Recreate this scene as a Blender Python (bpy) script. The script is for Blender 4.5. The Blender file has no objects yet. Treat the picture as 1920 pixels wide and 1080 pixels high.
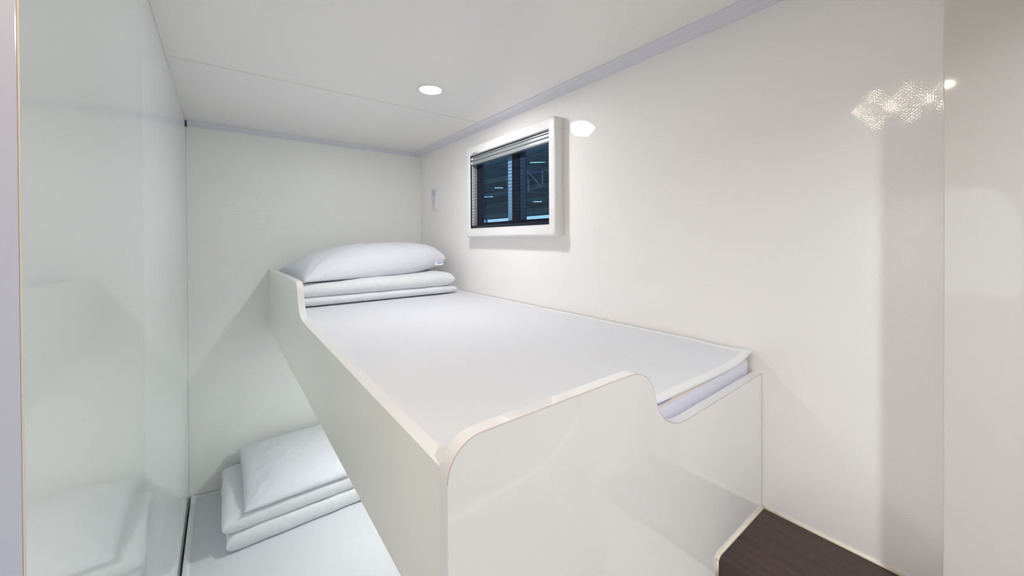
import bpy, bmesh, math, random
from mathutils import Vector, noise, Matrix
random.seed(4)
scene = bpy.context.scene
COL = scene.collection
H = 1.52            # height of the lens above the floor; every z below is measured from the lens
PI = math.pi

# ------------------------------------------------------------------ camera
yaw, pitch, roll = math.radians(37.2348), math.radians(-0.323), math.radians(-0.2894)
fwd = Vector((math.sin(yaw)*math.cos(pitch), math.cos(yaw)*math.cos(pitch), math.sin(pitch)))
rt = Vector((math.cos(yaw), -math.sin(yaw), 0)); up = rt.cross(fwd)
rt2 = rt*math.cos(roll)+up*math.sin(roll); up2 = -rt*math.sin(roll)+up*math.cos(roll)
cam = bpy.data.cameras.new('camera'); cam.sensor_width = 36; cam.lens = 713.19/1920*36
cam.shift_y = -(540-453.59)/1920; cam.clip_start = 0.02; cam.clip_end = 300
co = bpy.data.objects.new('camera', cam); COL.objects.link(co)
m = Matrix((rt2, up2, -fwd)).transposed().to_4x4(); m.translation = Vector((0, 0, H)); co.matrix_world = m
scene.camera = co

# ------------------------------------------------------------------ world, exposure
w = bpy.data.worlds.new('world'); scene.world = w; w.use_nodes = True
bg = w.node_tree.nodes['Background']; bg.inputs[0].default_value = (0.93, 0.95, 1.0, 1); bg.inputs[1].default_value = 2.0
vs = scene.view_settings; vs.view_transform = 'Standard'; vs.look = 'None'; vs.gamma = 1; vs.use_curve_mapping = False
vs.exposure = 0.0
MAIN = 318.0         # radiance of the cool ceiling lamp over the bed
ENTRY_FILL = 670.0        # added fill lamp behind the camera, no such fitting is known
LOWER = 255.0       # the lamp under the upper bunk, over the lower bed
WARM = 370.0         # the three little warm lamps
try:
    scene.cycles.max_bounces = 14; scene.cycles.diffuse_bounces = 10; scene.cycles.glossy_bounces = 6
    scene.cycles.transparent_max_bounces = 24; scene.cycles.sample_clamp_indirect = 6; scene.cycles.use_denoising = True; scene.cycles.use_adaptive_sampling = False
except Exception: pass
# daylight comes in through the entry doorway: a portal only guides the sky's rays
pl = bpy.data.lights.new('doorway_portal', 'AREA'); pl.shape = 'RECTANGLE'; pl.size = 0.62; pl.size_y = 1.75
pl.cycles.is_portal = True
po = bpy.data.objects.new('doorway_portal', pl); COL.objects.link(po)
po.location = (-1.03, 0.05, -0.60+H); po.rotation_euler = (0, -PI/2, 0); po.rotation_euler = (PI/2, 0, -PI/2)

# ------------------------------------------------------------------ materials
def mat(name, col, rough=0.5, spec=0.5, coat=0, emis=None, metal=0):
    M = bpy.data.materials.new(name); M.use_nodes = True
    b = M.node_tree.nodes['Principled BSDF']
    b.inputs['Base Color'].default_value = (*col, 1); b.inputs['Roughness'].default_value = rough
    b.inputs['Specular IOR Level'].default_value = spec; b.inputs['Metallic'].default_value = metal
    if coat: b.inputs['Coat Weight'].default_value = coat; b.inputs['Coat Roughness'].default_value = 0.03
    if emis: b.inputs['Emission Color'].default_value = (*emis[0], 1); b.inputs['Emission Strength'].default_value = emis[1]
    return M
def nodes(M): return M.node_tree.nodes, M.node_tree.links, M.node_tree.nodes['Principled BSDF']
def bump_noise(M, scale, dist, detail=2, stretch=(1, 1, 1)):
    n, l, b = nodes(M)
    tc = n.new('ShaderNodeTexCoord'); mp = n.new('ShaderNodeMapping'); mp.inputs['Scale'].default_value = stretch
    t = n.new('ShaderNodeTexNoise'); t.inputs['Scale'].default_value = scale; t.inputs['Detail'].default_value = detail
    bp = n.new('ShaderNodeBump'); bp.inputs['Distance'].default_value = dist; bp.inputs['Strength'].default_value = 1
    l.new(tc.outputs['Object'], mp.inputs[0]); l.new(mp.outputs[0], t.inputs[0]); l.new(t.outputs[0], bp.inputs['Height']); l.new(bp.outputs[0], b.inputs['Normal'])
    return bp
def weave(M, pitch, dist, extra=0.0):
    """a fine embossed diagonal cross weave, as on moulded wall sheet"""
    n, l, b = nodes(M)
    tc = n.new('ShaderNodeTexCoord'); outs = []
    for s in (1, -1):
        d = n.new('ShaderNodeVectorMath'); d.operation = 'DOT_PRODUCT'; d.inputs[1].default_value = (0.55, 1.0, 1.15*s)
        l.new(tc.outputs['Object'], d.inputs[0])
        mu = n.new('ShaderNodeMath'); mu.operation = 'MULTIPLY'; mu.inputs[1].default_value = 2*PI/pitch; l.new(d.outputs['Value'], mu.inputs[0])
        si = n.new('ShaderNodeMath'); si.operation = 'SINE'; l.new(mu.outputs[0], si.inputs[0]); outs.append(si)
    ad = n.new('ShaderNodeMath'); ad.operation = 'ADD'; l.new(outs[0].outputs[0], ad.inputs[0]); l.new(outs[1].outputs[0], ad.inputs[1])
    t = n.new('ShaderNodeTexNoise'); t.inputs['Scale'].default_value = 90; l.new(tc.outputs['Object'], t.inputs[0])
    m2 = n.new('ShaderNodeMath'); m2.operation = 'MULTIPLY_ADD'; m2.inputs[1].default_value = 1.6+extra; l.new(t.outputs[0], m2.inputs[0]); l.new(ad.outputs[0], m2.inputs[2])
    bp = n.new('ShaderNodeBump'); bp.inputs['Distance'].default_value = dist; bp.inputs['Strength'].default_value = 1
    l.new(m2.outputs[0], bp.inputs['Height']); l.new(bp.outputs[0], b.inputs['Normal'])
WHITE = (0.86, 0.865, 0.84)
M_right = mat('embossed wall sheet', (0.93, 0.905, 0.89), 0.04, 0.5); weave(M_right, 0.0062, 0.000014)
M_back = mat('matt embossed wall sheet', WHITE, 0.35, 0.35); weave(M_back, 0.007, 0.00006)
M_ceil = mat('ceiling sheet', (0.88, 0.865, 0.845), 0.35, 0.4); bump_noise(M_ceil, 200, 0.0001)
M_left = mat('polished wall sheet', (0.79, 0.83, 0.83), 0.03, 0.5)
M_lam = mat('white gloss laminate', (0.86, 0.83, 0.82), 0.035, 0.5)
M_lamside = mat('white satin laminate', (0.85, 0.84, 0.79), 0.16, 0.5); bump_noise(M_lamside, 250, 0.00004)
M_edge = mat('gloss edge band', (0.82, 0.81, 0.81), 0.03, 0.6)
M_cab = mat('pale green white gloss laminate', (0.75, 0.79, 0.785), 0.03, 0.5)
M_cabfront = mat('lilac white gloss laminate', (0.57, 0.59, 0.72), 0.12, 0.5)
M_entry = mat('cream gloss panel', (0.68, 0.65, 0.61), 0.05, 0.5); bump_noise(M_entry, 9, 0.0006, 1)
M_trim = mat('lilac white plastic trim', (0.75, 0.745, 0.81), 0.3, 0.5)
M_caulk = mat('cream sealant', (0.82, 0.76, 0.62), 0.5, 0.4)
M_bead = mat('white sealant', (0.84, 0.83, 0.80), 0.4, 0.4)
M_dark = mat('dark gap', (0.03, 0.025, 0.02), 0.8, 0.2)
M_frame = mat('white moulded plastic', (0.84, 0.83, 0.83), 0.18, 0.5)
M_alu = mat('brushed silver slat', (0.36, 0.38, 0.39), 0.35, 0.5, metal=0.35)
M_sealshade = mat('black seal and gap shade', (0.012, 0.014, 0.02), 0.5, 0.4)
M_sash = mat('dark blue black sash', (0.008, 0.014, 0.03), 0.25, 0.4)
M_sash2 = mat('blue grey sash lip', (0.03, 0.075, 0.15), 0.3, 0.4)
M_cotton = mat('white cotton', (0.78, 0.79, 0.81), 0.9, 0.15); bump_noise(M_cotton, 900, 0.00025)
M_pillow = mat('white pillow cotton', (0.73, 0.745, 0.79), 0.85, 0.15); bump_noise(M_pillow, 12, 0.006, 3, (1, 1.6, 1.6))
M_duvet = mat('white duvet cotton', (0.76, 0.77, 0.79), 0.85, 0.15); bump_noise(M_duvet, 9, 0.009, 2.5, (1.7, 1, 1.5))
M_sheet = mat('white bed sheet', (0.69, 0.695, 0.73), 0.85, 0.2); bump_noise(M_sheet, 14, 0.0022, 4, (2.2, 0.6, 1))
M_hem = mat('white hem tape', (0.78, 0.78, 0.79), 0.8, 0.2)
M_tick = mat('beige mattress ticking', (0.80, 0.67, 0.58), 0.9, 0.1)
M_skirt = mat('lilac white mattress skirt', (0.76, 0.74, 0.83), 0.8, 0.2)
M_tag = mat('blue woven label', (0.22, 0.28, 0.62), 0.7, 0.2)
M_tagw = mat('white woven label', (0.85, 0.86, 0.93), 0.7, 0.2)
M_ink = mat('grey ink', (0.08, 0.09, 0.13), 0.6, 0.3)
M_socket = mat('white socket plastic', (0.80, 0.79, 0.83), 0.25, 0.5)
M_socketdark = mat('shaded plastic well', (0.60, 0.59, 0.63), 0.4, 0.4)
M_floor = mat('grey vinyl floor', (0.42, 0.38, 0.34), 0.4, 0.5); bump_noise(M_floor, 80, 0.0003)
# dark wood
M_wood = mat('dark walnut', (0.06, 0.035, 0.03), 0.38, 0.4)
n, l, b = nodes(M_wood)
tc = n.new('ShaderNodeTexCoord'); mp = n.new('ShaderNodeMapping'); mp.inputs['Scale'].default_value = (60, 2.2, 60)
nz = n.new('ShaderNodeTexNoise'); nz.inputs['Scale'].default_value = 1.6; nz.inputs['Detail'].default_value = 6; nz.inputs['Roughness'].default_value = 0.65
cr = n.new('ShaderNodeValToRGB'); cr.color_ramp.elements[0].position = 0.3; cr.color_ramp.elements[0].color = (0.040, 0.024, 0.022, 1)
cr.color_ramp.elements[1].position = 0.75; cr.color_ramp.elements[1].color = (0.092, 0.055, 0.044, 1)
l.new(tc.outputs['Object'], mp.inputs[0]); l.new(mp.outputs[0], nz.inputs[0]); l.new(nz.outputs[0], cr.inputs[0]); l.new(cr.outputs[0], b.inputs['Base Color'])
bp = n.new('ShaderNodeBump'); bp.inputs['Distance'].default_value = 0.0002; l.new(nz.outputs[0], bp.inputs['Height']); l.new(bp.outputs[0], b.inputs['Normal'])
def emission(name, col, s):
    M = bpy.data.materials.new(name); M.use_nodes = True; N = M.node_tree.nodes; N.clear()
    e = N.new('ShaderNodeEmission'); e.inputs[0].default_value = (*col, 1); e.inputs[1].default_value = s
    o = N.new('ShaderNodeOutputMaterial'); M.node_tree.links.new(e.outputs[0], o.inputs[0]); return M
M_lens = mat('opal lens', (0.9, 0.9, 0.9), 0.4, emis=((0.93, 0.97, 1.0), 5.0)); M_lens.cycles.emission_sampling = 'NONE'
M_tube = emission('tube lamp glow', (0.85, 0.95, 1.0), 4.0); M_tube.cycles.emission_sampling = 'NONE'
def see_through(name, tint, glossmix):
    M = bpy.data.materials.new(name); M.use_nodes = True; N = M.node_tree.nodes; L = M.node_tree.links; N.clear()
    t = N.new('ShaderNodeBsdfTransparent'); t.inputs[0].default_value = (*tint, 1)
    g = N.new('ShaderNodeBsdfGlossy'); g.inputs['Roughness'].default_value = 0.02
    x = N.new('ShaderNodeMixShader'); x.inputs[0].default_value = glossmix
    o = N.new('ShaderNodeOutputMaterial'); L.new(t.outputs[0], x.inputs[1]); L.new(g.outputs[0], x.inputs[2]); L.new(x.outputs[0], o.inputs[0]); return M
M_glass = see_through('blue tinted acrylic', (0.52, 0.72, 0.88), 0.05)
def net(name, col, fac):
    M = bpy.data.materials.new(name); M.use_nodes = True; N = M.node_tree.nodes; L = M.node_tree.links; N.clear()
    t = N.new('ShaderNodeBsdfTransparent'); g = N.new('ShaderNodeBsdfDiffuse'); g.inputs[0].default_value = (*col, 1)
    x = N.new('ShaderNodeMixShader'); x.inputs[0].default_value = fac
    o = N.new('ShaderNodeOutputMaterial'); L.new(t.outputs[0], x.inputs[1]); L.new(g.outputs[0], x.inputs[2]); L.new(x.outputs[0], o.inputs[0]); return M
M_net = net('black insect net', (0.01, 0.012, 0.018), 0.20)
M_shed = mat('blue grey sheet roof', (0.30, 0.37, 0.40), 0.6, 0.3)
M_steel = mat('pale painted steel', (0.50, 0.56, 0.60), 0.5, 0.3)
M_concrete = mat('pale concrete', (0.45, 0.46, 0.46), 0.8, 0.2); bump_noise(M_concrete, 3, 0.01)
M_leaf = mat('green foliage', (0.08, 0.13, 0.04), 0.8, 0.2)
M_bark = mat('brown bark', (0.09, 0.06, 0.04), 0.9, 0.1)

# ------------------------------------------------------------------ mesh helpers (z measured from the lens)
def obj(name, bm, material, parent=None, smooth=False, mats=None):
    bmesh.ops.recalc_face_normals(bm, faces=bm.faces)
    xs = [v.co.x for v in bm.verts]; ys = [v.co.y for v in bm.verts]; zs = [v.co.z for v in bm.verts]
    base = Vector(((min(xs)+max(xs))/2, (min(ys)+max(ys))/2, min(zs)))
    for v in bm.verts: v.co -= base
    me = bpy.data.meshes.new(name); bm.to_mesh(me); bm.free()
    me.materials.append(material)
    for q in (mats or []): me.materials.append(q)
    if smooth:
        for f in me.polygons: f.use_smooth = True
        if smooth != True: me.set_sharp_from_angle(angle=math.radians(smooth))
    o = bpy.data.objects.new(name, me); COL.objects.link(o)
    wl = base + Vector((0, 0, H))
    if parent:
        o.parent = parent; o.location = wl - world_of(parent)
    else: o.location = wl
    return o
def world_of(o):
    v = o.location.copy()
    while o.parent: o = o.parent; v += o.location
    return v
def thing(name, label, cat, loc, group=None):
    o = bpy.data.objects.new(name, None); COL.objects.link(o); o.empty_display_size = 0.05
    o.location = Vector(loc)+Vector((0, 0, H)); tag(o, label, cat, group); return o
def tag(o, label, cat, group=None, kind=None):
    o['label'] = label; o['category'] = cat
    if group: o['group'] = group
    if kind: o['kind'] = kind
    return o
def struct(name, bm, m, label=None, parent=None, smooth=False):
    o = obj(name, bm, m, parent, smooth)
    if not parent:
        o['kind'] = 'structure'
        if label: o['label'] = label
    return o
def box(bm, x0, x1, y0, y1, z0, z1, bev=0, seg=2, mi=0):
    r = bmesh.ops.create_cube(bm, size=1)
    vs = r['verts']
    for v in vs:
        v.co = Vector((x0+(v.co.x+.5)*(x1-x0), y0+(v.co.y+.5)*(y1-y0), z0+(v.co.z+.5)*(z1-z0)))
    fs = list({f for v in vs for f in v.link_faces})
    for f in fs: f.material_index = mi
    if bev:
        es = list({e for v in vs for e in v.link_edges})
        bmesh.ops.bevel(bm, geom=es, offset=bev, segments=seg, affect='EDGES', profile=0.5)
    return bm
def B(*a, **k): return box(bmesh.new(), *a, **k)
def prism(bm, pts, axis, a, b_, mi=0):
    """closed 2-D outline pushed from a to b_ along an axis; pts are the other two coordinates in x,y,z order"""
    def P(p, t):
        if axis == 'X': return (t, p[0], p[1])
        if axis == 'Y': return (p[0], t, p[1])
        return (p[0], p[1], t)
    A = [bm.verts.new(P(p, a)) for p in pts]; C = [bm.verts.new(P(p, b_)) for p in pts]
    fs = [bm.faces.new(A), bm.faces.new(C[::-1])]
    for i in range(len(pts)):
        j = (i+1) % len(pts); f = bm.faces.new((A[j], A[i], C[i], C[j])); f.material_index = mi; fs.append(f)
    return fs
def disc(bm, c, r0, r1, axis, h0, h1, n=48):
    """turned ring / cylinder: profile list [(r,h)] """
def lathe(bm, c, prof, axis='Z', n=48, mi=0):
    rings = []
    for r, h in prof:
        ring = []
        for i in range(n):
            a = 2*PI*i/n; u, v = r*math.cos(a), r*math.sin(a)
            p = (c[0]+u, c[1]+v, c[2]+h) if axis == 'Z' else (c[0]+h, c[1]+u, c[2]+v)
            ring.append(bm.verts.new(p))
        rings.append(ring)
    for A, C in zip(rings, rings[1:]):
        for i in range(n):
            f = bm.faces.new((A[i], A[(i+1) % n], C[(i+1) % n], C[i])); f.material_index = mi
    for R_ in (rings[0], rings[-1]):
        f = bm.faces.new(R_); f.material_index = mi
    return bm
def catmull(pts, n=6):
    out = []
    for i in range(len(pts)-1):
        p0 = pts[max(i-1, 0)]; p1 = pts[i]; p2 = pts[i+1]; p3 = pts[min(i+2, len(pts)-1)]
        for k in range(n):
            t = k/n
            out.append(tuple(0.5*((2*p1[j])+(-p0[j]+p2[j])*t+(2*p0[j]-5*p1[j]+4*p2[j]-p3[j])*t*t+(-p0[j]+3*p1[j]-3*p2[j]+p3[j])*t**3) for j in (0, 1)))
    out.append(pts[-1]); return out
def arc(cx, cy, r, a0, a1, n=12):
    return [(cx+r*math.cos(math.radians(a0+(a1-a0)*i/n)), cy+r*math.sin(math.radians(a0+(a1-a0)*i/n))) for i in range(n+1)]
def rod(bm, a, b_, r, n=8, mi=0):
    a, b_ = Vector(a), Vector(b_); d = (b_-a).normalized(); u = d.orthogonal().normalized(); v = d.cross(u)
    A = [bm.verts.new(a+(u*math.cos(2*PI*i/n)+v*math.sin(2*PI*i/n))*r) for i in range(n)]
    C = [bm.verts.new(b_+(u*math.cos(2*PI*i/n)+v*math.sin(2*PI*i/n))*r) for i in range(n)]
    for i in range(n): bm.faces.new((A[i], A[(i+1) % n], C[(i+1) % n], C[i])).material_index = mi
    bm.faces.new(A).material_index = mi; bm.faces.new(C).material_index = mi
def nz3(x, y, z=0): return noise.noise(Vector((x, y, z)))

# ------------------------------------------------------------------ numbers read off the place
XL, XR, YB, ZC = -0.1296, 0.9954, 2.25, 0.5455
FLOOR = -H
XE, YE = -1.05, -1.30       # entry zone behind the camera
YF = 0.3514                 # front face of the bunk's end panel
XB = 0.1822                 # outer face of the bunk's side panel
CX, CY0, CY1 = -0.115, 0.430, 0.958     # tall cabinet

# ------------------------------------------------------------------ the room
struct('floor', B(XE-.05, XR+.04, YE-.05, YB+.05, FLOOR-.05, FLOOR), M_floor)
struct('ceiling', B(XE-.05, XR+.04, YE-.05, YB+.05, ZC, ZC+.04), M_ceil)
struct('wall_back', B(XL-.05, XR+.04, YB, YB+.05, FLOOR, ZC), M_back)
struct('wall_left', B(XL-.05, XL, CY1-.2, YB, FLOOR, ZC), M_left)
# right wall with its window hole
HY0, HY1, HZ0, HZ1 = 1.005, 1.62, 0.030, 0.430
bm = bmesh.new()
for a in ((YE, HY0, FLOOR, ZC), (HY1, YB, FLOOR, ZC), (HY0, HY1, FLOOR, HZ0), (HY0, HY1, HZ1, ZC)):
    box(bm, XR, XR+.035, a[0], a[1], a[2], a[3])
struct('wall_right', bm, M_right)
struct('wall_front', B(XE-.05, XR+.04, YE-.05, YE, FLOOR, ZC), M_back)
# entry side wall with a round cornered doorway
DY0, DY1, DZ0, DZ1, DR = -0.02, 0.50, FLOOR+.02, 0.24, 0.17
bm = bmesh.new()
box(bm, XE-.05, XE, YE, DY0-.25, FLOOR, ZC)
box(bm, XE-.05, XE, DY1+.02, CY1, FLOOR, ZC)
hole = [(DY0, DZ0), (DY0, DZ1-DR)] + arc(DY0+DR, DZ1-DR, DR, 180, 90)[1:] + arc(DY1-DR, DZ1-DR, DR, 90, 0) + [(DY1, DZ0)]
outer = [(DY0-.25, FLOOR), (DY0-.25, ZC), (DY1+.02, ZC), (DY1+.02, FLOOR)]
prism(bm, [outer[0], outer[1], outer[2], outer[3], (DY1, FLOOR)] + hole[::-1] + [(DY0, FLOOR)], 'X', XE-.05, XE)
struct('wall_entry', bm, M_entry)
# the smooth panel that ends the right wall near the lens
PX, PY = 0.9290, 0.0679
struct('wall_entry_right', B(PX, XR, YE, PY, FLOOR, ZC, bev=.0015), M_entry)

# ceiling seam strip, corner beads, crown trims
struct('trim_1', B(XL, XR-.03, 1.4985, 1.5065, ZC-.0016, ZC, bev=.0006), M_bead)
bm = bmesh.new()     # crown trim along the right wall: a cove with one ridge
prof = [(XR, ZC), (XR-.0475, ZC), (XR-.0475, ZC-.0025), (XR-.041, ZC-.0035), (XR-.0385, ZC-.0026), (XR-.022, ZC-.0075), (XR-.020, ZC-.0060), (XR-.016, ZC-.0100), (XR-.004, ZC-.0170), (XR, ZC-.0175)]
prism(bm, prof, 'Y', YE, YB-.002)
struct('trim_2', bm, M_trim)
bm = bmesh.new()     # crown trim along the back wall: a flat strip with a groove
prof = [(YB, ZC), (YB-.009, ZC), (YB-.0095, ZC-.002), (YB-.0085, ZC-.017), (YB-.005, ZC-.0185), (YB-.005, ZC-.0205), (YB-.0065, ZC-.022), (YB-.0055, ZC-.026), (YB, ZC-.027)]
prism(bm, prof, 'X', XL+.004, XR-.020)
struct('trim_3', bm, M_trim)
struct('trim_4', B(XL, XL+.0028, YB-.0028, YB, -1.16, ZC-.027, bev=.001), M_bead)
struct('trim_5', B(XL, XL+.003, CY1, YB, ZC-.003, ZC, bev=.001), M_bead)
struct('trim_6', B(XR-.003, XR, YB-.003, YB, -.26, ZC-.027, bev=.001), M_bead)
struct('trim_gap_shade', B(XL+.0005, XL+.0042, YB-.008, YB, ZC-.030, ZC-.001), M_dark)  # dark block paints in the shade of the gap at the trim's end

# ------------------------------------------------------------------ window
win = bpy.data.objects.new('window_1', None); COL.objects.link(win); win.location = (XR, 1.312, H+.011); win['kind'] = 'structure'
win['label'] = 'small white framed window with a pleated dark net, above the upper bed'
FX = 0.9525; WY0, WY1, WZ0, WZ1 = 0.9933, 1.6314, 0.0115, 0.4500
OY0, OY1, OZ0, OZ1 = 1.0310, 1.5911, 0.0560, 0.4045
def bar_profile(side):   # (depth x, across) with a rounded outer shoulder; across measured from the opening edge outwards
    wd = {'y': OY0-WY0, 'z': 0.0445}[side]
    return [(XR, 0), (FX+.006, 0), (FX, .0035), (FX, wd*.72)] + [(FX+.011-.011*math.cos(math.radians(t)), wd-.011+.011*math.sin(math.radians(t))) for t in (10, 30, 50, 70, 90)] + [(XR, wd)]
def vbar(y_in, sgn, z0, z1, grow=0):
    bm = bmesh.new(); pr = bar_profile('y')
    prism(bm, [(x-(grow if x < XR-.001 else 0), y_in+sgn*(a+(grow if a > .02 else 0))) for x, a in pr], 'Z', z0, z1); return bm
def hbar(z_in, sgn, y0, y1, grow=0):
    bm = bmesh.new(); pr = bar_profile('z')
    prism(bm, [(x-(grow if x < XR-.001 else 0), z_in+sgn*(a+(grow if a > .02 else 0))) for x, a in pr], 'Y', y0, y1)
    return bm
fo = obj('window_frame', vbar(OY0, -1, OZ0, OZ1), M_frame, win, smooth=40)
obj('window_frame', vbar(OY1, 1, OZ0, OZ1), M_frame, win, smooth=40)
top = obj('window_frame', hbar(OZ1, 1, OY0, OY1), M_frame, win, smooth=40)
obj('window_frame', hbar(OZ0, -1, OY0, OY1), M_frame, win, smooth=40)
def corner(y_in, sy, z_in, sz):
    """moulded corner cap: loft of the bar section round the outer corner"""
    bm = bmesh.new(); g = .0018
    prz = bar_profile('z'); pry = bar_profile('y')
    N = 8; rows = []
    k = list(zip(prz, pry))
    for i in range(N+1):
        t = i/N; row = []
        for (xz, az), (xy, ay) in k:
            x = xz - (g if xz < XR-.001 else 0)
            A = az + (g if az > .02 else 0); C = ay + (g if ay > .02 else 0)
            # superellipse quarter from (0,A) to (C,0)
            an = t*PI/2; p = 0.42
            row.append((x, y_in+sy*(C*math.sin(an)**p if t else 0), z_in+sz*(A*math.cos(an)**p if t < 1 else 0)))
        rows.append([bm.verts.new(q) for q in row])
    n_ = len(rows[0])
    for a, c in zip(rows, rows[1:]):
        for i in range(n_-1):
            try: bm.faces.new((a[i], a[i+1], c[i+1], c[i]))
            except ValueError: pass
    bm.faces.new(rows[0]); bm.faces.new(rows[-1])
    bmesh.ops.remove_doubles(bm, verts=bm.verts, dist=1e-5)
    return bm
for yi, sy in ((OY0, -1), (OY1, 1)):
    for zi, sz in ((OZ0, -1), (OZ1, 1)):
        obj('corner_cap', corner(yi, sy, zi, sz), M_frame, win, smooth=40)
# black ring round the opening: seal line and painted-in gap shadow
bm = bmesh.new()
r = .008; g = .0018
def rr(y0, y1, z0, z1, r): return arc(y0+r, z0+r, r, 180, 270, 6)+arc(y1-r, z0+r, r, 270, 360, 6)+arc(y1-r, z1-r, r, 0, 90, 6)+arc(y0+r, z1-r, r, 90, 180, 6)
Ro = rr(OY0-.001, OY1+.001, OZ0-.001, OZ1+.001, .004); Ri = rr(OY0+g, OY1-g, OZ0+g, OZ1-g, .009)
for xa, xb in ((FX+.006, FX+.012),):
    a = [bm.verts.new((xa, *q)) for q in Ro]; c = [bm.verts.new((xa, *q)) for q in Ri]
    d = [bm.verts.new((xb, *q)) for q in Ro]; e = [bm.verts.new((xb, *q)) for q in Ri]
    for i in range(len(a)):
        j = (i+1) % len(a)
        bm.faces.new((a[i], a[j], c[j], c[i])); bm.faces.new((d[j], d[i], e[i], e[j])); bm.faces.new((c[i], c[j], e[j], e[i])); bm.faces.new((a[j], a[i], d[i], d[j]))
obj('seal_shade', bm, M_sealshade, win)
# silver blind cassette: three stacked slats
cas = obj('blind_cassette', B(FX+.020, FX+.034, OY0-.006, OY1+.012, .3600, OZ1+.002, bev=.001), M_alu, win)
for z0, z1, dx in ((.3950, .4030, .011), (.3790, .3925, .009), (.3600, .3765, .007)):
    obj('slat', B(FX+dx, FX+.020, OY0-.004, OY1+.006, z0, z1, bev=.0022), M_alu, cas, smooth=40)
for z0 in (.3850, .3665):
    obj('end_clip', B(FX+.0065, FX+.012, OY1-.017, OY1-.003, z0, z0+.009, bev=.0015), M_frame, cas)
# pleated net
bm = bmesh.new(); NP = 21; zt, zb = .3600, .0660; sx = FX+.020; am = .0075
rows = []
for i in range(2*NP+1):
    z = zt+(zb-zt)*i/(2*NP); x = sx+(am if i % 2 else -am)
    row = []
    for j in range(33):
        y = OY0-.008+(OY1+.020-OY0+.008)*j/32
        row.append(bm.verts.new((x, y, z+.0012*nz3(y*9, i*.7)*(1-.5*abs(i-NP)/NP))))
    rows.append(row)
for a, c in zip(rows, rows[1:]):
    for j in range(32): bm.faces.new((a[j], a[j+1], c[j+1], c[j]))
scr = obj('pleated_net', bm, M_net, win)
bm = bmesh.new()
for i in range(1, 2*NP):
    z = zt+(zb-zt)*i/(2*NP); x = sx+(am if i % 2 else -am)
    for j in range(32):
        y = OY0-.008+(OY1+.020-OY0+.008)*j/32; y2 = OY0-.008+(OY1+.020-OY0+.008)*(j+1)/32
        rod(bm, (x, y, z+.0012*nz3(y*9, i*.7)*(1-.5*abs(i-NP)/NP)), (x, y2, z+.0012*nz3(y2*9, i*.7)*(1-.5*abs(i-NP)/NP)), .00042 if i % 2 else .0007, 4)
obj('fold_edge', bm, M_sash, scr)
obj('net_bar', B(FX+.012, FX+.030, OY0-.004, OY1+.004, OZ0-.001, .0690, bev=.0015), M_sash, win)
# sashes behind the net
SX = .9960
def sash(y0, y1, z0, z1, x=SX, d=.012, m_=M_sash, nm='sash_frame'): return obj(nm, B(x, x+d, y0, y1, z0, z1, bev=.001), m_, win)
sash(1.545, 1.640, .03, .43); sash(1.2565, 1.3085, .03, .43); sash(1.2230, 1.2565, .03, .43, SX+.003, .009, M_sash2)
sash(.99, 1.05, .03, .43); sash(.99, 1.640, .02, .0830, SX+.001); sash(.99, 1.640, .395, .44, SX+.001)
M_strip = see_through('pale blue acrylic edge', (0.75, 0.9, 1.0), 0.10)
bm = bmesh.new(); box(bm, SX+.006, SX+.010, 1.0, 1.2230, .04, .43); box(bm, SX+.006, SX+.010, 1.3085, 1.60, .04, .43)
obj('pane', bm, M_glass, win)
obj('sash_lip', B(SX-.001, SX+.010, 1.3085, 1.3370, .0830, .42, bev=.002), mat('pale blue translucent profile', (0.30, 0.60, 0.95), 0.25, 0.6), win)
# window reveal lining
bm = bmesh.new()
box(bm, FX+.012, SX, OY1+.022, OY1+.030, .03, .43); box(bm, FX+.012, SX, 1.008, 1.016, .03, .43)
obj('reveal', bm, M_frame, win)
# maker's name on the top bar
def lettering(text, size, loc, rot, m_, parent, name):
    cu = bpy.data.curves.new(name, 'FONT'); cu.body = text; cu.size = size; cu.extrude = .0003; cu.align_x = 'LEFT'; cu.space_character = 1.35
    to = bpy.data.objects.new(name, cu); COL.objects.link(to)
    bpy.context.view_layer.update()
    me = bpy.data.meshes.new_from_object(to); bpy.data.objects.remove(to)
    me.materials.append(m_); o = bpy.data.objects.new(name, me); COL.objects.link(o); o.rotation_euler = rot
    if parent: o.parent = parent; o.location = Vector(loc)+Vector((0, 0, H))-world_of(parent)
    return o
lettering('DOMETIC', .0098, (FX-.0003, 1.5700, .4085), (PI/2, 0, -PI/2), M_ink, win, 'lettering')

# ------------------------------------------------------------------ ceiling lamps
def downlight(c, rl, rr_, power, colour, label, group=None, zc=ZC, rec=0, spread=180):
    """a ring, an opal lens and the lamp disc that shines out of it"""
    t = thing('ceiling_light', label, 'ceiling light', (c[0], c[1], zc-.006), group)
    bm = bmesh.new(); n_ = 56
    prof = [(rl, -.0040), (rl+.002, -.0052), (rr_-.003, -.0040), (rr_, -.0008), (rr_, 0), (rl, 0)]
    rings = [[bm.verts.new((c[0]+r_*math.cos(2*PI*i/n_), c[1]+r_*math.sin(2*PI*i/n_), zc+h)) for i in range(n_)] for r_, h in prof]
    for a, d in zip(rings, rings[1:]+rings[:1]):
        for i in range(n_): bm.faces.new((a[i], a[(i+1) % n_], d[(i+1) % n_], d[i]))
    obj('trim_ring', bm, M_frame, t, smooth=50)
    bm = bmesh.new(); lathe(bm, (c[0], c[1], zc), [(rl-.0006, -.0044), (rl-.0006, -.0005)])
    obj('lens', bm, M_lens, t, smooth=50)
    L = bpy.data.lights.new('lamp', 'AREA'); L.shape = 'DISK'; L.size = 2*(rl-.0008); L.color = colour
    L.energy = power*PI*PI*(rl-.0008)**2; L.spread = math.radians(spread)
    lo = bpy.data.objects.new('lamp', L); COL.objects.link(lo); lo.parent = t
    lo.location = (0, 0, .0005)
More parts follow.
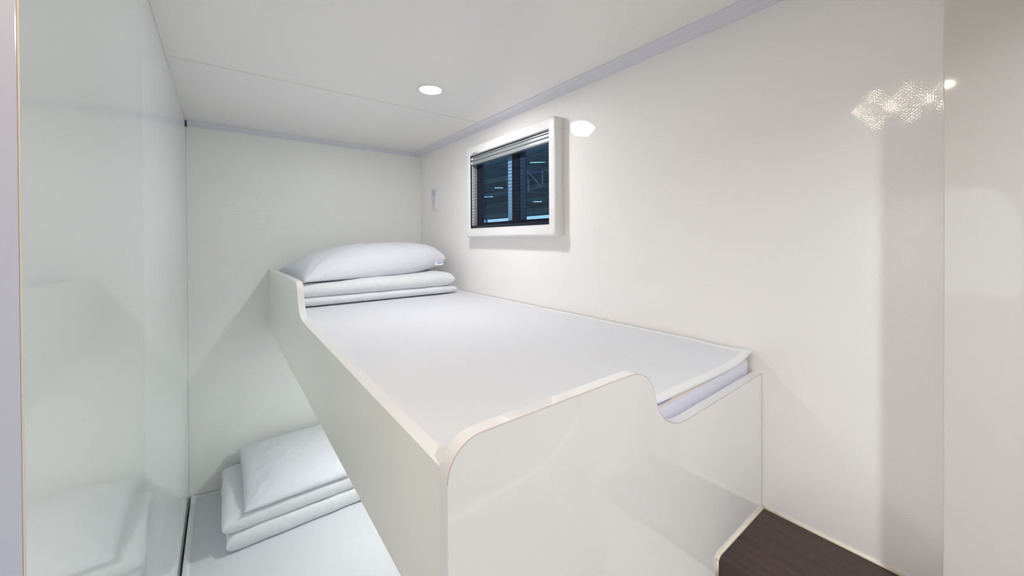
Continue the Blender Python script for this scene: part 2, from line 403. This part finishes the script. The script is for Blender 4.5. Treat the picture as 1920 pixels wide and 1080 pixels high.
downlight((.601, 1.272), .0385, .0465, MAIN, (0.99, 0.985, 0.99), 'bright round recessed ceiling light above the upper bunk')
downlight((.60, 1.50), .0385, .0465, LOWER, (0.95, 1.0, 0.985), 'round light under the upper bunk above the lower bed', zc=-.4374)
downlight((.45, -.55), .0385, .0465, ENTRY_FILL, (0.87, 0.95, 1.0), 'added unseen round fill light behind the viewer', spread=148)  # unseen fill, added to brighten the end panel and right wall
for y in (.14, .25, .35):
    downlight((-.19, y), .018, .024, WARM, (1.0, 0.80, 0.58), 'small warm ceiling light in front of the tall cabinet', 'warm ceiling lights')

# ------------------------------------------------------------------ tall cabinet on the left
t = thing('tall_cabinet', 'glossy pale tall cabinet filling the left edge of the view', 'cabinet', ((CX-.6)/2, CY0, FLOOR))
bm = B(CX-.018, CX, CY0+.0181, CY1, FLOOR, ZC-.001); box(bm, CX-.0010, CX, CY0+.0012, CY0+.0181, FLOOR, ZC-.001)
obj('side_panel', bm, M_cab, t)
obj('edge_band', B(CX-.0010, CX+.0002, CY0, CY0+.0012, FLOOR, ZC-.001, bev=.0003), mat('beige edge band', (0.74, 0.66, 0.56), .3), t)
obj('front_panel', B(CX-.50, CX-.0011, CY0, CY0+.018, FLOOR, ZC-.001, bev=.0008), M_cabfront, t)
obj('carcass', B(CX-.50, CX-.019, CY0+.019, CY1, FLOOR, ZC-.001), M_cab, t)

# ------------------------------------------------------------------ bunk bed
bk = thing('bunk_bed', 'white gloss bunk bed frame with a raised rounded end panel', 'bunk bed', (.59, 1.3, FLOOR))
YB1 = YF+.0196
# end panel facing the lens
ntch = catmull([(.470, -.2075), (.490, -.2076), (.505, -.2084), (.520, -.2122), (.5381, -.2222), (.550, -.2375), (.5578, -.2550), (.5655, -.2740), (.5775, -.2930), (.598, -.3090), (.625, -.3200), (.655, -.3235), (.690, -.3225), (.9954, -.3135)], 5)
outl = [(XB, FLOOR), (XB, -.2525)] + arc(XB+.0425, -.2530, .0425, 180, 92, 16)[1:] + [(.30, -.2095)] + ntch + [(XR-.0005, FLOOR)]
outl = [outl[i] for i in range(len(outl)) if i == 0 or (Vector(outl[i])-Vector(outl[i-1])).length > 1e-4]
bm = bmesh.new()
prism(bm, outl, 'Y', YF, YB1, mi=1)
obj('end_panel', bm, M_lam, bk, smooth=30, mats=[M_edge])
# thin tan edge line of the band
bm = bmesh.new()
pts = outl[1:-1]
rows = []
for i, q in enumerate(pts):
    d = (Vector(pts[min(i+1, len(pts)-1)])-Vector(pts[max(i-1, 0)])).normalized(); nx_, nz_ = d.y, -d.x
    rows.append([bm.verts.new((q[0]+nx_*.0007*math.cos(k*PI/3), YF+.0004+.0007*math.sin(k*PI/3), q[1]+nz_*.0007*math.cos(k*PI/3))) for k in range(6)])
for a, c in zip(rows, rows[1:]):
    for k in range(6): bm.faces.new((a[k], a[(k+1) % 6], c[(k+1) % 6], c[k]))
obj('edge_line', bm, mat('tan edge glue line', (0.62, 0.50, 0.44), .5), bk, smooth=True)
# side panel with its raised head end
top = [(YB1, -.2412), (1.185, -.2352)] + catmull([(1.2034, -.2347), (1.2450, -.2330), (1.2800, -.2270), (1.3070, -.2130), (1.3270, -.1880), (1.3380, -.1640), (1.3480, -.1450), (1.3640, -.1335), (1.3950, -.1295), (1.4453, -.1290)], 5) + [(1.70, -.1315), (YB, -.1400)]
bm = bmesh.new()
prism(bm, [(YB1, -.4374)] + top + [(YB, -.4374)], 'X', XB, XB+.018, mi=1)
obj('side_panel', bm, M_lamside, bk, smooth=30, mats=[M_edge])
obj('edge_line', B(XB-.0004, XB+.004, YB1, YB, -.4382, -.4370), M_caulk, bk)
obj('upper_platform', B(XB+.018, XR-.001, YB1, YB-.001, -.4374, -.4150), M_lamside, bk)
obj('lower_platform', B(XL+.002, XR-.001, YB1+.001, YB-.001, FLOOR, -1.305, bev=.001), M_lamside, bk)
obj('sealant_bead', B(XR-.004, XR, YF-.0035, YF, -.62, -.3140, bev=.001), M_bead, bk)

# ------------------------------------------------------------------ mattresses and sheets
def sheet(name, label, x0, x1, y0, y1, zf, th, lift, hemw, parent_tag, group=None, lilt=None, nx=60, ny=110):
    """a thin quilted protector with a puffy hem; zf(x,y) is its top"""
    def zz(x, y):
        z = zf(x, y)
        for cx, cy, a, s in lift: z += a*math.exp(-(((x-cx)**2+(y-cy)**2)**.5/s)**1.5)
        return z
    bm = bmesh.new(); T = []; U = []
    for i in range(nx+1):
        for j in range(ny+1):
            x = x0+(x1-x0)*i/nx; y = y0+(y1-y0)*j/ny; z = zz(x, y)
            T.append(bm.verts.new((x, y, z))); U.append(bm.verts.new((x, y, z-th)))
    id_ = lambda i, j: i*(ny+1)+j
    for i in range(nx):
        for j in range(ny):
            bm.faces.new((T[id_(i, j)], T[id_(i+1, j)], T[id_(i+1, j+1)], T[id_(i, j+1)]))
            bm.faces.new((U[id_(i, j)], U[id_(i, j+1)], U[id_(i+1, j+1)], U[id_(i+1, j)]))
    ring = [id_(i, 0) for i in range(nx)]+[id_(nx, j) for j in range(ny)]+[id_(i, ny) for i in range(nx, 0, -1)]+[id_(0, j) for j in range(ny, 0, -1)]
    for a, c in zip(ring, ring[1:]+ring[:1]): bm.faces.new((T[c], T[a], U[a], U[c]))
    s = obj(name, bm, M_sheet, None, smooth=60); tag(s, label, 'bed sheet', group)
    # hem: swept flat-oval along the four edges
    per = []
    N1, N2 = nx, ny
    per += [(x0+(x1-x0)*i/N1, y0) for i in range(N1)] + [(x1, y0+(y1-y0)*j/N2) for j in range(N2)]
    per += [(x1-(x1-x0)*i/N1, y1) for i in range(N1)] + [(x0, y1-(y1-y0)*j/N2) for j in range(N2)]
    bm = bmesh.new(); rows = []
    cxm, cym = (x0+x1)/2, (y0+y1)/2
    sec = [(-.0015, -th*.6), (-.0022, .0000), (-.0006, .0022), (hemw*.5, .0030), (hemw*.92, .0022), (hemw, .0002), (hemw, -.002)]
    for x, y in per:
        row = []
        for a, h in sec:
            # move towards the inside, mitred at the corners
            xi = x + (a if x < x0+1e-6 else (-a if x > x1-1e-6 else 0)); yi = y + (a if y < y0+1e-6 else (-a if y > y1-1e-6 else 0))
            if not (x < x0+1e-6 or x > x1-1e-6): xi = min(max(xi, x0+a), x1-a)
            if not (y < y0+1e-6 or y > y1-1e-6): yi = min(max(yi, y0+a), y1-a)
            row.append(bm.verts.new((xi, yi, zz(xi, yi)+h+.0004*nz3(x*60, y*60))))
        rows.append(row)
    for a, c in zip(rows, rows[1:]+rows[:1]):
        for i in range(len(sec)-1): bm.faces.new((a[i], a[i+1], c[i+1], c[i]))
    obj('hem', bm, M_hem, s, smooth=60)
    return s

# upper mattress
um = thing('mattress', 'upper mattress with beige ticking and lilac white skirt, showing in the end panel notch', 'mattress', (.59, 1.3, -.415))
obj('core', B(XB+.021, XR-.010, YB1+.009, YB-.004, -.4150, -.2835, bev=.003), M_tick, um, smooth=40)
bm = bmesh.new(); rows = []
for i in range(121):
    x = .45+(.983-.45)*i/120
    zt = -.3010+.0125*max(0, (x-.66)/.32)
    pl_ = .0012*math.sin(x*330+2*math.sin(x*40))+.001*nz3(x*60, 1)
    rows.append([bm.verts.new((x, YB1+.0075+pl_*(.3+.7*t), -.414+(zt+.414)*t)) for t in (0, .2, .4, .6, .8, .93, 1)]+[bm.verts.new((x, YB1+.012, zt+.0005))])
for a, c in zip(rows, rows[1:]):
    for i in range(7): bm.faces.new((a[i], a[i+1], c[i+1], c[i]))
obj('skirt', bm, M_skirt, um, smooth=True)
bm = bmesh.new()
box(bm, .600, .650, YB1+.0035, YB1+.0045, -.2870, -.2850, mi=0); box(bm, .600, .645, YB1+.003, YB1+.004, -.2905, -.2880, mi=1)
obj('care_label', bm, M_tagw, um, mats=[M_tag])
def zup(x, y):
    z = -.2655
    z -= .0165*max(0, 1-(y-YB1)/.16)**2*min(1, max(0, (x-.25)/.3))      # sags at the foot end
    return z + .0010*nz3(x*7, y*4)
sheet('bed_sheet', 'white fitted sheet with hemmed edge on the upper mattress', XB+.0195, XR-.008, YB1+.0010, YB-.006, zup, .0050,
      [(XR-.008, YB1, .017, .05)], .0165, None)

# lower mattress
lm = thing('mattress', 'lower mattress lying against the left wall beneath the bunk', 'mattress', (.43, 1.3, -1.305))
obj('core', B(XL+.0085, XR-.010, YB1+.01, YB-.008, -1.3050, -1.1760, bev=.008), M_cotton, lm, smooth=40)
def zlo(x, y): return -1.1670 + .0026*nz3(x*9, y*3.2) + .0012*nz3(x*26, y*8)
sheet('bed_sheet', 'white fitted sheet with hemmed edge on the lower mattress', XL+.0080, XR-.008, YB1+.004, YB-.006, zlo, .0060,
      [(XL+.008, YB-.006, .016, .035)], .0200, None, nx=90)

# ------------------------------------------------------------------ pillows and folded duvets
def pillow(name, label, FL, FR, BL, BR, hup, hdn, zrest, seed, group, sag=.03):
    """FL..BR: the four seam corners; bulges up and down from the seam surface; the underside rests on zrest"""
    FL, FR, BL, BR = map(Vector, (FL, FR, BL, BR)); n_, m__ = 84, 64
    bm = bmesh.new(); T = {}; U = {}
    for i in range(n_+1):
        for j in range(m__+1):
            u = -1+2*i/n_; v = -1+2*j/m__
            a, c = (u+1)/2, (v+1)/2
            # edges bow inwards between the pointed corners
            a2 = .5+(a-.5)*(1-sag*(1-v*v)); c2 = .5+(c-.5)*(1-sag*1.6*(1-u*u))
            p = FL.lerp(FR, a2).lerp(BL.lerp(BR, a2), c2)
            q = max(0, (1-abs(u)**2.6)*(1-abs(v)**2.4))**(.50 if u < 0 else .50-.14*u)
            edge = min(1-abs(u), 1-abs(v))
            cr_ = 0
            for su, sv in ((-1, -1), (1, -1), (-1, 1), (1, 1)):      # creases fan out from the corners
                du, dv = (u-su)*1.5, v-sv; r_ = math.hypot(du, dv)
                cr_ += math.sin(math.atan2(dv, du)*11+seed)*math.exp(-((r_-.34)/.24)**2)*.0022
            wr = .0065*nz3(u*1.7+seed, v*1.5, seed)+.0040*nz3(u*4.2, v*3.1+seed, 3)+.0022*nz3(u*11, v*9, seed)
            k = min(1, edge*7)
            zt = p.z+hup*q+(wr+cr_)*k
            zb_ = p.z-hdn*q+wr*k*.4
            zb_ = max(zb_, zrest+.0005)
            zt = max(zt, zb_+.0012*k)
            T[i, j] = bm.verts.new((p.x, p.y, zt))
            U[i, j] = T[i, j] if edge < 1e-6 else bm.verts.new((p.x, p.y, min(zb_, zt-.0008)))
    for i in range(n_):
        for j in range(m__):
            bm.faces.new((T[i, j], T[i+1, j], T[i+1, j+1], T[i, j+1]))
            q = (U[i, j], U[i, j+1], U[i+1, j+1], U[i+1, j])
            bm.faces.new(q)
    o = obj(name, bm, M_pillow, None, smooth=True); tag(o, label, 'pillow', group); return o
def puff(bm, x0, x1, y0, y1, z0, z1, seed, tilt=(0, 0), nx=90, ny=56, pw=5, wr=.004, skew=0):
    """one soft folded layer: flat slab with rounded, slightly wandering edges"""
    T = {}; U = {}
    for i in range(nx+1):
        for j in range(ny+1):
            u = -1+2*i/nx; v = -1+2*j/ny
            # pack the grid towards the edges
            uu = math.sin(u*PI/2)**1 if abs(u) < 1 else u; vv = math.sin(v*PI/2) if abs(v) < 1 else v
            q = max(0, (1-abs(uu)**(pw*5))*(1-abs(vv)**(pw*3.4)))**.5
            hx = (x1-x0)/2; hy = (y1-y0)/2
            x = (x0+x1)/2+uu*hx + .005*nz3(vv*3+seed, 2)*abs(uu)**6*(1 if uu > 0 else -1)
            y = (y0+y1)/2+vv*hy + .0030*nz3(uu*5+seed, 7)*abs(vv)**6 + skew*uu
            zm = (z0+z1)/2+tilt[0]*uu+tilt[1]*vv; h = (z1-z0)/2*(1+ (tilt[0]*uu*2/(z1-z0)))
            e = min(1, (1-abs(uu))*9)*min(1, (1-abs(vv))*9)
            w_ = wr*nz3(uu*2.6+seed, vv*2, seed)+wr*.5*nz3(uu*7, vv*4+seed, 1)+wr*.35*nz3(uu*16+seed, vv*14, 5)*(1-e*.5)
            T[i, j] = bm.verts.new((x, y, zm+h*q+w_*max(e, .25)*q))
            U[i, j] = T[i, j] if q < 1e-6 else bm.verts.new((x, y, zm-h*q))
    for i in range(nx):
        for j in range(ny):
            bm.faces.new((T[i, j], T[i+1, j], T[i+1, j+1], T[i, j+1]))
            bm.faces.new((U[i, j], U[i, j+1], U[i+1, j+1], U[i+1, j]))
# upper set
t = thing('folded_duvet', 'white folded duvet under the pillow at the head of the upper bunk', 'duvet', (.56, 1.94, -.262), 'folded white duvets')
bm = bmesh.new(); puff(bm, XB+.0195, .930, 1.672, 2.215, -.2640, -.2205, 2.0, wr=.003, skew=.002); obj('folded_layer', bm, M_duvet, t, smooth=True)
bm = bmesh.new(); puff(bm, XB+.0200, .918, 1.668, 2.218, -.2280, -.1650, 5.3, tilt=(.004, 0), wr=.004, skew=.001); obj('folded_layer', bm, M_duvet, t, smooth=True)
pu = pillow('pillow', 'plump white pillow with a small blue label on the upper bunk', (.2480, 1.668, -.1640), (.9300, 1.790, -.0960), (.2080, 2.130, -.1420), (.9600, 2.190, -.1000), .112, .080, -.1640, 1.3, 'white pillows')
bm = bmesh.new()
lt = obj('label_tag', B(.848, .893, 1.7560, 1.7568, -.1270, -.1090), M_tagw, pu)
obj('blue_mark', B(.860, .888, 1.7555, 1.7561, -.1170, -.1120), M_tag, lt); lt['label'] = 'small white label with a blue mark'
# lower set
t = thing('folded_duvet', 'white folded duvet under the pillow on the lower bed', 'duvet', (.36, 1.99, -1.165), 'folded white duvets')
bm = bmesh.new(); puff(bm, .000, .780, 1.752, 2.215, -1.1690, -1.0975, 8.0, wr=.004, skew=.002, pw=6); obj('folded_layer', bm, M_duvet, t, smooth=True)
bm = bmesh.new(); puff(bm, -.012, .780, 1.758, 2.220, -1.1080, -1.0335, 11.7, tilt=(.003, -.004), wr=.006, skew=.0, pw=5); obj('folded_layer', bm, M_duvet, t, smooth=True)
pillow('pillow', 'white pillow lying on the folded duvet of the lower bed', (.0550, 1.753, -1.0280), (.700, 1.746, -1.0280), (.0500, 2.200, -.9780), (.720, 2.215, -.985), .060, .040, -1.0330, 4.1, 'white pillows', sag=.02)

# ------------------------------------------------------------------ power outlet
t = thing('power_outlet', 'white wall socket beside the window near the back corner', 'socket', (XR, 2.05, .178))
obj('plate', B(XR-.0100, XR, 2.018, 2.083, .1790, .3035, bev=.0025), M_socket, t, smooth=40)
obj('switch_rocker', B(XR-.0125, XR-.009, 2.028, 2.073, .2600, .2920, bev=.0015), M_socketdark, t)
bm = bmesh.new(); lathe(bm, (XR-.0115, 2.050, .2240), [(.0205, 0), (.0205, .004), (.0150, .004)], axis='X', n=32)
obj('socket_ring', bm, M_socket, t, smooth=40)
bm = bmesh.new(); lathe(bm, (XR-.0120, 2.050, .2240), [(.0155, 0), (.0155, .0045)], axis='X', n=32)
obj('socket_well', bm, M_socketdark, t, smooth=40)

# ------------------------------------------------------------------ dark wooden bench
BZ = -.6247; BX = .768
t = thing('bench', 'dark brown wooden ledge in the bottom right corner against the wall', 'bench', (.88, .21, FLOOR))
bm = bmesh.new()
pr = [(XR-.001, BZ)] + [(BX+.010-.010*math.sin(math.radians(a)), BZ-.010+.010*math.cos(math.radians(a))) for a in (0, 22, 45, 67, 90)] + [(BX, BZ-.034), (XR-.001, BZ-.034)]
prism(bm, pr, 'Y', PY+.002, YF-.001)
obj('top', bm, M_wood, t, smooth=40)
obj('base', B(BX+.012, XR-.001, PY+.004, YF-.001, FLOOR, BZ-.034), M_lam, t)
bm = bmesh.new()
rod(bm, (XR-.0015, PY+.004, BZ+.001), (XR-.0015, YF-.002, BZ+.001), .0034, 8)
rod(bm, (XR-.002, YF-.0015, BZ+.001), (BX+.008, YF-.0015, BZ+.001), .0036, 8)
rod(bm, (BX+.008, YF-.0015, BZ+.001), (BX-.001, YF-.0015, BZ-.006), .0036, 8)
rod(bm, (BX-.001, YF-.0015, BZ-.006), (BX-.0015, YF-.0015, BZ-.034), .0034, 8)
obj('sealant_bead', bm, M_caulk, t, smooth=True)

# low curved panel just behind the lens; only its mirror image shows in the bunk's gloss end
t = thing('curved_panel', 'low white panel with a curved edge, reflected in the bunk end', 'panel', (.7, -.16, FLOOR))
cv = catmull([(.330, -.716), (.441, -.711), (.614, -.701), (.769, -.686), (.853, -.643), (.909, -.597), (.950, -.523), (.965, -.46)], 6)
bm = bmesh.new(); prism(bm, [(.330, FLOOR)] + cv + [(PX, -.45), (PX, FLOOR)], 'Y', -.170, -.150, mi=1)
obj('board', bm, M_lam, t, smooth=30, mats=[M_edge])

# ------------------------------------------------------------------ what the window looks out on
gz = -2.0
g_ = struct('ground', B(-20, 90, -30, 110, gz-.2, gz), M_concrete); g_['label'] = 'pale concrete yard outside the window'
bm = bmesh.new()
for i in range(0, 41):
    x = 4+i; box(bm, x, x+.82, 0, 100, 4.62, 4.68)
box(bm, 4, 45, 0, 100, 4.68, 4.72)
rf = thing('hangar', 'dark open sided steel shed seen through the window', 'shed', (25, 40, gz))
obj('roof', bm, M_shed, rf)
for x in (8, 12, 16, 21, 27, 34, 44.5):
    obj('beam', B(x, x+.22, 0, 100, 4.25, 4.60), M_shed, rf)
for i, y in enumerate((9, 18, 27, 40, 55, 75)):
    obj('beam', B(4, 45, y, y+.2, 4.35, 4.62), M_shed, rf)
for x, y in ((45, 30), (45, 43), (45, 55), (45, 68)):
    obj('post', B(x-.2, x+.2, y, y+.4, gz, 4.6), M_shed, rf)
for a, c in (((15, 16.75, 4.03), (15, 16.75, 3.21)), ((15, 18.03, 3.75), (15, 18.03, 2.94)), ((15, 18.38, 4.53), (15, 16.9, 3.15))):
    bm = bmesh.new(); rod(bm, a, c, .05, 6); obj('brace', bm, M_steel, rf)
def dir_at(x, y, z, s): return (x*s, y*s, z*s)
for (x, y, z), (x2, y2, z2) in (((15, 17.9, 4.72), (15, 17.27, 4.84)), ((15, 19.6, 4.2), (15, 19.3, 4.26)), ((15, 23.2, 3.1), (15, 22.6, 3.2)), ((15, 21.7, 3.6), (15, 21.4, 3.66)), ((15, 17.6, 2.3), (15, 17.2, 2.32))):
    k = 4.05/z; bm = bmesh.new(); rod(bm, (x*k, y*k, 4.05), (x2*k+.6, y2*k, 4.05), .014*k, 6)
    o = obj('tube_lamp', bm, M_tube); tag(o, 'thin glowing tube lamp under the shed roof outside', 'lamp', 'tube lamps under the shed roof')
    bm = bmesh.new(); a = Vector((x*k+.1, y*k, 4.05)); rod(bm, a, a+Vector((0, 0, .55)), .01, 4); obj('hanger', bm, M_shed, o)
# low houses / pale wall and trees at the far end of the shed
for i, y in enumerate((28, 38, 48, 58, 68, 78)):
    t = thing('tree', 'low green tree beyond the shed outside the window', 'tree', (52, y, gz), 'trees beyond the shed')
    bm = bmesh.new(); bmesh.ops.create_icosphere(bm, subdivisions=4, radius=1)
    hh = (2.5, 3.1, 2.4, 3.4, 2.7, 3.2)[i]
    for v in bm.verts:
        d = 1+.35*nz3(v.co.x*2+i, v.co.y*2, v.co.z*2)+.15*nz3(v.co.x*7, v.co.y*7+i, v.co.z*7)
        v.co = Vector((52+v.co.x*d*3, y+v.co.y*d*3.1, gz+2.6+v.co.z*d*hh*.75))
    obj('crown', bm, M_leaf, t)
    bm = bmesh.new(); rod(bm, (52, y, gz), (52, y, gz+2), .2); obj('trunk', bm, M_bark, t)
